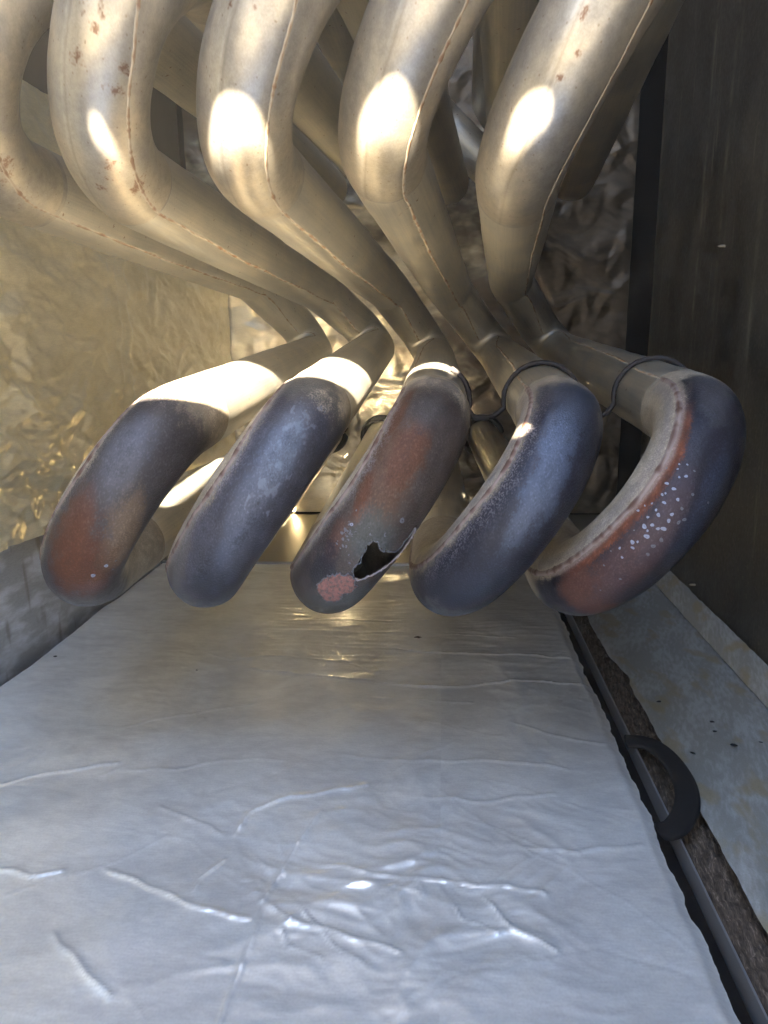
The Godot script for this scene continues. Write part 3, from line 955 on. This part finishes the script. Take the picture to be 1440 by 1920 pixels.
# colour of each lower bend: soft blobs of scale and rust, with sky reflections painted in, [arc length, angle, reach mm, reach deg, colour, strength]
func blobs(i: int) -> Array:
	var rust := Color(0.080, 0.029, 0.013)
	var brown := Color(0.075, 0.040, 0.024)
	var slate := Color(0.040, 0.037, 0.040)
	var navy := Color(0.014, 0.015, 0.024)
	var blue := Color(0.075, 0.095, 0.145)  # part thin oxide, part sky reflection painted into the colour
	var tan := Color(0.30, 0.25, 0.19)
	match i:
		0: return [[170, -80, 22, 140, tan, 0.7], [72, -78, 26, 58, rust, 1.0], [92, -100, 16, 26, Color(0.09, 0.036, 0.02), 0.7], [92, -35, 22, 30, Color(0.16, 0.11, 0.07), 0.7], [76, -52, 14, 18, brown, 0.5], [60, -60, 6, 30, Color(0.1, 0.06, 0.06), 0.5], [122, -80, 20, 34, Color(0.10, 0.10, 0.12), 0.5], [30, -80, 18, 70, Color(0.10, 0.10, 0.105), 0.9]]
		1: return [[128, -62, 24, 26, Color(0.11, 0.13, 0.175), 0.75], [100, -72, 26, 26, Color(0.08, 0.092, 0.13), 0.6], [85, -48, 32, 26, Color(0.035, 0.035, 0.048), 0.7], [58, -88, 16, 40, navy, 0.8], [165, -80, 18, 60, Color(0.10, 0.095, 0.09), 0.8], [60, -140, 30, 20, Color(0.13, 0.115, 0.10), 0.5], [28, -80, 18, 70, Color(0.10, 0.105, 0.11), 0.9]]  # pale blues mix scale with a painted sky highlight
		2: return [[116, -98, 30, 42, brown, 0.9], [122, -85, 16, 26, rust, 0.7], [140, -118, 22, 14, rust, 0.8], [143, -84, 12, 30, slate, 0.8], [100, -118, 14, 12, rust, 0.8], [95, -110, 6, 8, Color(0.13, 0.045, 0.02), 0.6], [88, -88, 13, 42, Color(0.055, 0.058, 0.058), 0.95], [80, -128, 14, 14, Color(0.10, 0.04, 0.026), 0.5], [64, -128, 16, 26, navy, 0.85], [50, -85, 20, 55, Color(0.055, 0.06, 0.06), 0.9], [165, -85, 10, 60, Color(0.14, 0.12, 0.11), 0.6]]
		3: return [[118, -82, 34, 28, blue, 0.8], [96, -90, 20, 18, blue, 0.55], [150, -75, 22, 40, Color(0.05, 0.058, 0.08), 0.6], [172, -85, 12, 50, tan, 0.55], [70, -75, 24, 40, navy, 0.8], [30, -80, 16, 70, Color(0.075, 0.08, 0.09), 0.8]]
	return [[70, -112, 34, 34, Color(0.06, 0.032, 0.032), 0.85], [95, -100, 22, 22, Color(0.045, 0.032, 0.042), 0.7], [50, -140, 16, 30, Color(0.085, 0.034, 0.022), 0.8], [44, -100, 10, 40, Color(0.08, 0.032, 0.021), 0.7], [150, -80, 22, 30, Color(0.06, 0.058, 0.065), 0.7], [175, -90, 10, 60, tan, 0.5], [28, -80, 10, 70, Color(0.05, 0.048, 0.048), 0.7], [105, -62, 26, 22, Color(0.022, 0.028, 0.05), 0.8]]

const COAT := [Color(0.042, 0.037, 0.039), Color(0.044, 0.044, 0.058), Color(0.046, 0.036, 0.033), Color(0.016, 0.017, 0.028), Color(0.013, 0.012, 0.018)]

func bend_material(i: int) -> StandardMaterial3D:
	var w := 704
	var h := 416
	var img := Image.create(w, h, false, Image.FORMAT_RGB8)
	var rou := Image.create(w, h, false, Image.FORMAT_RGB8)
	var list := blobs(i)
	for x in w:
		var s := -45.0 + 235.0 * (x + 0.5) / w
		var seam: float = poly_at(SEAM, s) + SEAM_TURN[i]
		for y in h:
			var deg := wrapdeg(360.0 * (y + 0.5) / h)
			var a := deg_to_rad(deg)
			var px := s
			var py := cos(a) * 21.4
			var pz := sin(a) * 21.4
			var o := i * 71.0
			var big := n1.get_noise_3d(px * 0.035 + o, py * 0.05, pz * 0.05)
			var mid := n1.get_noise_3d(px * 0.14 + o, py * 0.16, pz * 0.16)
			var fine := nf.get_noise_3d(px * 1.1 + o, py * 1.1, pz * 1.1)
			var c := Color(0.29, 0.245, 0.185) * (1.0 + 0.35 * big)
			var r := 0.55
			# the oxide coat covers the fire side, from the seam round to the far flank
			var round_deg := fposmod(deg - seam, 360.0)
			var coat := smoothstep(-2.0, 14.0, round_deg + 12.0 * mid + 9.0 * fine) * (1.0 - smoothstep(160.0, 205.0, round_deg + 25.0 * big)) * smoothstep(4.0, 24.0, s + 10.0 * big) * (1.0 - smoothstep(152.0, 176.0, s + 14.0 * big + 9.0 * mid + 8.0 * fine))
			c = c.lerp(COAT[i] * (1.0 + 0.35 * big), coat)
			r = lerpf(r, 0.42, coat)
			for b in list:
				var d0: float = (s - b[0]) / b[2]
				var d1: float = wrapdeg(deg - b[1]) / b[3]
				var d := sqrt(d0 * d0 + d1 * d1) + 0.34 * big + 0.38 * mid + 0.2 * fine
				var k: float = (1.0 - smoothstep(0.45, 1.15, d)) * b[5]
				if k > 0.001:
					c = c.lerp(b[4], k)
					r = lerpf(r, 0.42 if b[4].b > b[4].r * 0.9 else 0.62, k)
			# the strip of paler grey between seam and inner side, and the scorched line by the seam
			var ds := wrapdeg(deg - seam)
			if s > 20.0 and s < 180.0:
				if i >= 3:
					var strip := exp(-pow((ds + 14.0) / 11.0, 2.0))
					c = c.lerp(Color(0.17, 0.15, 0.145), strip * 0.65)
				if i == 4:
					var st := exp(-pow((ds - 12.5 + 4.0 * fine) / (7.0 + 3.0 * big), 4.0)) * smoothstep(40.0, 66.0, s) * (1.0 - smoothstep(126.0, 146.0, s + 6.0 * mid))
					c = c.lerp(Color(0.115, 0.036, 0.016) * (1.0 + 0.7 * mid), clampf(st * 0.9, 0.0, 0.9))
					var pale := exp(-pow((ds - 6.0) / 3.2, 2.0)) * smoothstep(24.0, 44.0, s) * (1.0 - smoothstep(140.0, 170.0, s))
					c = c.lerp(Color(0.19, 0.14, 0.125), clampf(pale * (0.75 + 0.7 * fine), 0.0, 0.85))
					r = lerpf(r, 0.75, st)
				if i == 3:
					var sp := exp(-pow((ds - 14.0) / 16.0, 2.0))
					if fine + mid * 0.7 > 0.18:
						c = c.lerp(Color(0.17, 0.155, 0.16), sp * 0.5)
				if i == 1 or i == 2:
					var sp := exp(-pow((ds - 8.0) / 9.0, 2.0))
					if fine + mid * 0.7 > 0.05:
						c = c.lerp(Color(0.2, 0.18, 0.18), sp * 0.5)
			# crazing of fine pale scale
			var cr := nf.get_noise_3d(px * 0.7 + o + 300.0, py * 0.7, pz * 0.7)
			if cr > 0.34:
				c = c.lerp(c * 1.5 + Color(0.012, 0.013, 0.016), clampf((cr - 0.34) * 2.4, 0.0, 0.45))
			c *= 1.0 + 0.30 * mid + 0.24 * fine
			if i == 1 and mid > 0.22 and absf(s - 128.0) < 26.0 and absf(wrapdeg(deg + 58.0)) < 22.0:
				c = c.lerp(Color(0.20, 0.23, 0.30), clampf((mid - 0.15) * 1.6, 0.0, 0.35))  # same painted sky highlight, broken up into pale crust
			img.set_pixel(x, y, c.linear_to_srgb())
			r = clampf(r + 0.10 * mid + 0.06 * fine, 0.3, 0.95)
			rou.set_pixel(x, y, Color(r, r, r))
	var m := mat(Color.WHITE, 1.0, 0.1, 0.36)
	m.normal_enabled = true
	m.normal_texture = M.grain
	m.normal_scale = 0.3
	m.albedo_texture = tex(img)
	m.roughness_texture = tex(rou)
	return m

func upper_material(i: int) -> StandardMaterial3D:
	# the upper bends: grey aluminised steel with a draw mark and rust specks; [arc length, angle, reach mm]
	var rust_at := [[[1139.7, -43, 4.5], [1133, -50, 3.0]], [[1179.5, -84, 2.2], [1183.4, -101, 2.4], [1184.4, -91, 2.2], [1169.5, -99, 2.6], [1185.6, -78, 2.0], [1173.1, -48, 3.2], [1163.5, -58, 3.6], [1124.3, -82, 2.2], [1118.3, -93, 2.2], [1114.9, -47, 5.0], [1131.5, -72, 3.0]], [[1179.1, -123, 2.0], [1184, -98, 2.0]], [[1200, -100, 1.6]], [[1190, -110, 2.0], [1172, -104, 1.6], [1181, -98, 1.3]]]
	var w := 320
	var h := 256
	var img := Image.create(w, h, false, Image.FORMAT_RGB8)
	for x in w:
		var s := 1088.0 + 176.0 * (x + 0.5) / w
		for y in h:
			var deg := wrapdeg(360.0 * (y + 0.5) / h)
			var a := deg_to_rad(deg)
			var py := cos(a) * 22.6
			var pz := sin(a) * 22.6
			var o := i * 53.0 + 900.0
			var big := n1.get_noise_3d(s * 0.03 + o, py * 0.045, pz * 0.045)
			var mid := n1.get_noise_3d(s * 0.2 + o, py * 0.2, pz * 0.2)
			var fine := nf.get_noise_3d(s * 1.2, py * 1.2 + o, pz * 1.2)
			var c := Color(0.36, 0.34, 0.315).lerp(Color(0.43, 0.38, 0.30), clampf(0.5 + big + 0.6 * smoothstep(1150.0, 1095.0, s), 0.0, 1.0))
			c *= 1.0 + 0.22 * big + 0.16 * mid + 0.12 * fine
			var line := exp(-pow(wrapdeg(deg + 118.0 + 3.0 * n2.get_noise_2d(s * 0.02, o)) / 1.6, 2.0))
			c = c.lerp(Color(0.55, 0.52, 0.48), 0.45 * line * clampf(0.6 + mid, 0.0, 1.0))
			var line2 := exp(-pow(wrapdeg(deg + 113.0 + 3.0 * n2.get_noise_2d(s * 0.02, o)) / 1.5, 2.0))
			c = c.lerp(Color(0.15, 0.12, 0.10), 0.3 * line2)
			for b in rust_at[i]:
				var d: float = Vector2(s - b[0], wrapdeg(deg - b[1]) * 0.395).length() / b[2]
				var k := clampf(1.6 - d * 1.2 + 2.2 * mid + 0.9 * fine - 0.7, 0.0, 1.0) * (1.0 - smoothstep(1.2, 2.2, d))
				c = c.lerp(Color(0.15, 0.066, 0.034), k * 0.85)
			var speck := n1.get_noise_3d(s * 0.4 + o + 77.0, py * 0.4, pz * 0.4)
			if speck > 0.58:
				c = c.lerp(Color(0.14, 0.075, 0.045), 0.6)
			img.set_pixel(x, y, c.linear_to_srgb())
	var m := mat(Color.WHITE, 0.40, 0.74)
	m.albedo_texture = tex(img)
	return m


# ------------------------------------------------------------------ support wire
func build_wire() -> void:
	var pts := PackedVector3Array()
	var z := -0.465
	var r := R_LOW + 0.0021
	var level := 0.0
	for i in range(2, 5):
		var qa := corners(i)
		level += (qa[2].lerp(qa[3], (z - qa[2].z) / (qa[3].z - qa[2].z)).y - 0.0112) / 3.0
	for i in range(2, 5):
		var q := corners(i)
		var f := (z - q[2].z) / (q[3].z - q[2].z)
		var c := q[2].lerp(q[3], f)
		c.z = z
		var drop := level - c.y
		if i > 2:
			pts.append(c + Vector3(-r * 1.42, drop, -0.002))
			pts.append(c + Vector3(-r * 1.26, drop + 0.0003, -0.003))
			pts.append(c + Vector3(-r * 1.14, drop + 0.0022, -0.003))
		for k in 26:
			var a := deg_to_rad(lerpf(192.0 if i > 2 else 62.0, -14.0, k / 25.0))
			pts.append(c + Vector3(cos(a) * r, sin(a) * r, 0.0035 * cos(a)))
		pts.append(c + Vector3(r * 1.08, drop + 0.0012, 0.0025))
		pts.append(c + Vector3(r * 1.2, drop, 0.002))
		pts.append(c + Vector3(r * 1.5, drop, 0.001))
	var o := put("support_wire", sweep(pts, 0.0016, 8, 1.0, 0.25), M.wire)
	tag(o, "dark bent wire support looping over the right hand tubes behind their lower bends", "support wire")


# ------------------------------------------------------------------ small things
func build_small_things() -> void:
	# black rubber strip curled across the gap
	var line := [108, -391, 121, -389, 128, -375, 129.5, -352, 124, -330, 113, -313, 104, -309]
	var curve := Curve3D.new()
	for k in range(0, line.size(), 2):
		curve.add_point(Vector3(line[k] * 0.001, 0.0035, line[k + 1] * 0.001))
	var n := curve.point_count
	for k in n:
		var a := curve.get_point_position(maxi(k - 1, 0))
		var b := curve.get_point_position(mini(k + 1, n - 1))
		curve.set_point_in(k, (a - b) / 6.0)
		curve.set_point_out(k, (b - a) / 6.0)
	var pts := curve.tessellate_even_length(5, 0.002)
	var o := put("rubber_strip", sweep(pts, 0.0062, 12, 0.4, 0.0), M.rubber)
	tag(o, "black curled rubber strip lying across the gap beside the foil board", "rubber strip")
	# dark flakes of scale that dropped on the floor
	var spots := [
		[-0.019, -0.546, 1.9, "largest dark flake, on the foil board below the fourth tube"], [-0.180, -0.476, 0.8, "tiny dark flake on the left half of the foil board"],
		[-0.299, -0.494, 1.3, "dark flake near the left edge of the foil board"], [0.169, -0.422, 1.3, "dark flake on the galvanised sheet, one of two close together"],
		[0.1665, -0.4105, 1.0, "smaller dark flake just in front of a pair on the galvanised sheet"], [0.172, -0.395, 1.4, "dark rust edged flake in the middle of the galvanised sheet"],
		[0.145, -0.385, 1.2, "dark flake on the galvanised sheet nearest the gap"], [0.144, -0.447, 1.1, "dark flake at the rear of the galvanised sheet"], [0.189, -0.399, 1.0, "dark flake on the galvanised sheet nearest the angle strip"]]
	for s in spots:
		var st := SurfaceTool.new()
		st.begin(Mesh.PRIMITIVE_TRIANGLES)
		var ring := []
		for j in 9:
			var a := TAU * j / 9.0
			var r: float = s[2] * 0.001 * rng.randf_range(0.65, 1.25)
			ring.append(Vector3(cos(a) * r * 1.6, 0.0, sin(a) * r))
		var top := Vector3(0, s[2] * 0.0005, 0)
		for j in 9:
			st.add_vertex(top)
			st.add_vertex(ring[j])
			st.add_vertex(ring[(j + 1) % 9])
		st.generate_normals()
		var f := put("scale_flake", st.commit(), M.flake, null, Vector3(s[0], 0.0009 if s[0] > 0.1 else 0.0016, s[1]))
		f.rotation.y = rng.randf_range(-0.6, 0.6)
		tag(f, s[3], "flake", "dark flakes dropped on the floor")
	screw(Vector3(0.2245, 0.3077, -0.6231), "screw tip poking through the right wall high up")
	screw(Vector3(0.2245, 0.024, -0.6232), "screw tip poking through the foot of the right wall beside the rightmost tube")

func screw(at: Vector3, label: String) -> void:
	var t := thing("screw", at, label, "screw", "screws through the right wall")
	var pts := PackedVector3Array()
	for k in 40:
		pts.append(Vector3(-0.008 * k / 39.0 + 0.002, 0, 0))
	var pos := PackedVector3Array()
	for k in 40:
		var f := k / 39.0
		for j in 11:
			var a := TAU * (j % 10) / 10.0
			var r := (0.0009 + 0.0004 * (0.5 + 0.5 * sin(a - f * 50.0))) * (1.0 if f < 0.72 else (1.0 - f) / 0.28 + 0.02)
			pos.append(Vector3(0.002 - 0.0085 * f, cos(a) * r, sin(a) * r))
	put("shank", grid_mesh(11, 40, pos, true), M.screw, t)
	var c := CylinderMesh.new()
	c.top_radius = 0.0032; c.bottom_radius = 0.0032; c.height = 0.0008; c.radial_segments = 16
	var washer := put("washer", c, M.dark_steel, t)
	washer.rotation_degrees.z = 90


# ------------------------------------------------------------------ added sun blocker, out of view, its openings shape the sun patches
func build_sun_blocker() -> void:
	var zp := 0.5
	var lift := (zp - 0.3) * 0.3654
	var slide := (zp - 0.3) * 0.0875
	var p := CSGBox3D.new()
	p.name = "added_sun_blocker"
	p.size = Vector3(0.86, 1.46, 0.003)
	p.position = Vector3(0.02 + slide, 0.675, zp)
	p.material = M.panel
	add_child(p)
	tag(p, "added unseen sun blocker with openings that shape the sun patches, behind the viewer", "panel")
	var holes := []
	for e in [[-0.1005, 0.335, 0.0045, 0.0045], [-0.0385, 0.336, 0.0155, 0.0062], [0.032, 0.3435, 0.0155, 0.0062], [0.0935, 0.3345, 0.0085, 0.0066]]:
		var ring := PackedVector2Array()
		for j in 24:
			var a := TAU * j / 24.0
			var k := 1.0 + 0.07 * sin(a * 3.0 + e[0] * 90.0) + 0.04 * sin(a * 5.0 + e[0] * 40.0)
			ring.append(Vector2(e[0] + cos(a) * e[2] * k, e[1] + sin(a) * e[3] * k))
		holes.append(ring)
	holes.append(PackedVector2Array([Vector2(-0.115, 0.2165), Vector2(-0.075, 0.2215), Vector2(-0.045, 0.228), Vector2(-0.018, 0.2385), Vector2(0.012, 0.2395), Vector2(0.03, 0.262), Vector2(0.046, 0.268), Vector2(0.053, 0.265), Vector2(0.071, 0.261), Vector2(0.086, 0.272), Vector2(0.086, 0.283), Vector2(0.03, 0.283), Vector2(-0.04, 0.292), Vector2(-0.115, 0.292)]))
	holes.append(PackedVector2Array([Vector2(0.0915, 0.1955), Vector2(0.096, 0.1965), Vector2(0.1, 0.2), Vector2(0.097, 0.204), Vector2(0.092, 0.2025)]))
	holes.append(PackedVector2Array([Vector2(-0.137, 0.18), Vector2(-0.127, 0.18), Vector2(-0.123, 0.213), Vector2(-0.123, 0.258), Vector2(-0.137, 0.258)]))
	for ring in holes:
		var g := CSGPolygon3D.new()
		var pts := PackedVector2Array()
		for v in ring:
			pts.append(v + Vector2(slide, lift + H) - Vector2(p.position.x, p.position.y))
		g.polygon = pts
		g.depth = 0.02
		g.position = Vector3(0, 0, 0.01)
		g.operation = CSGShape3D.OPERATION_SUBTRACTION
		g.name = "opening"
		p.add_child(g, true)
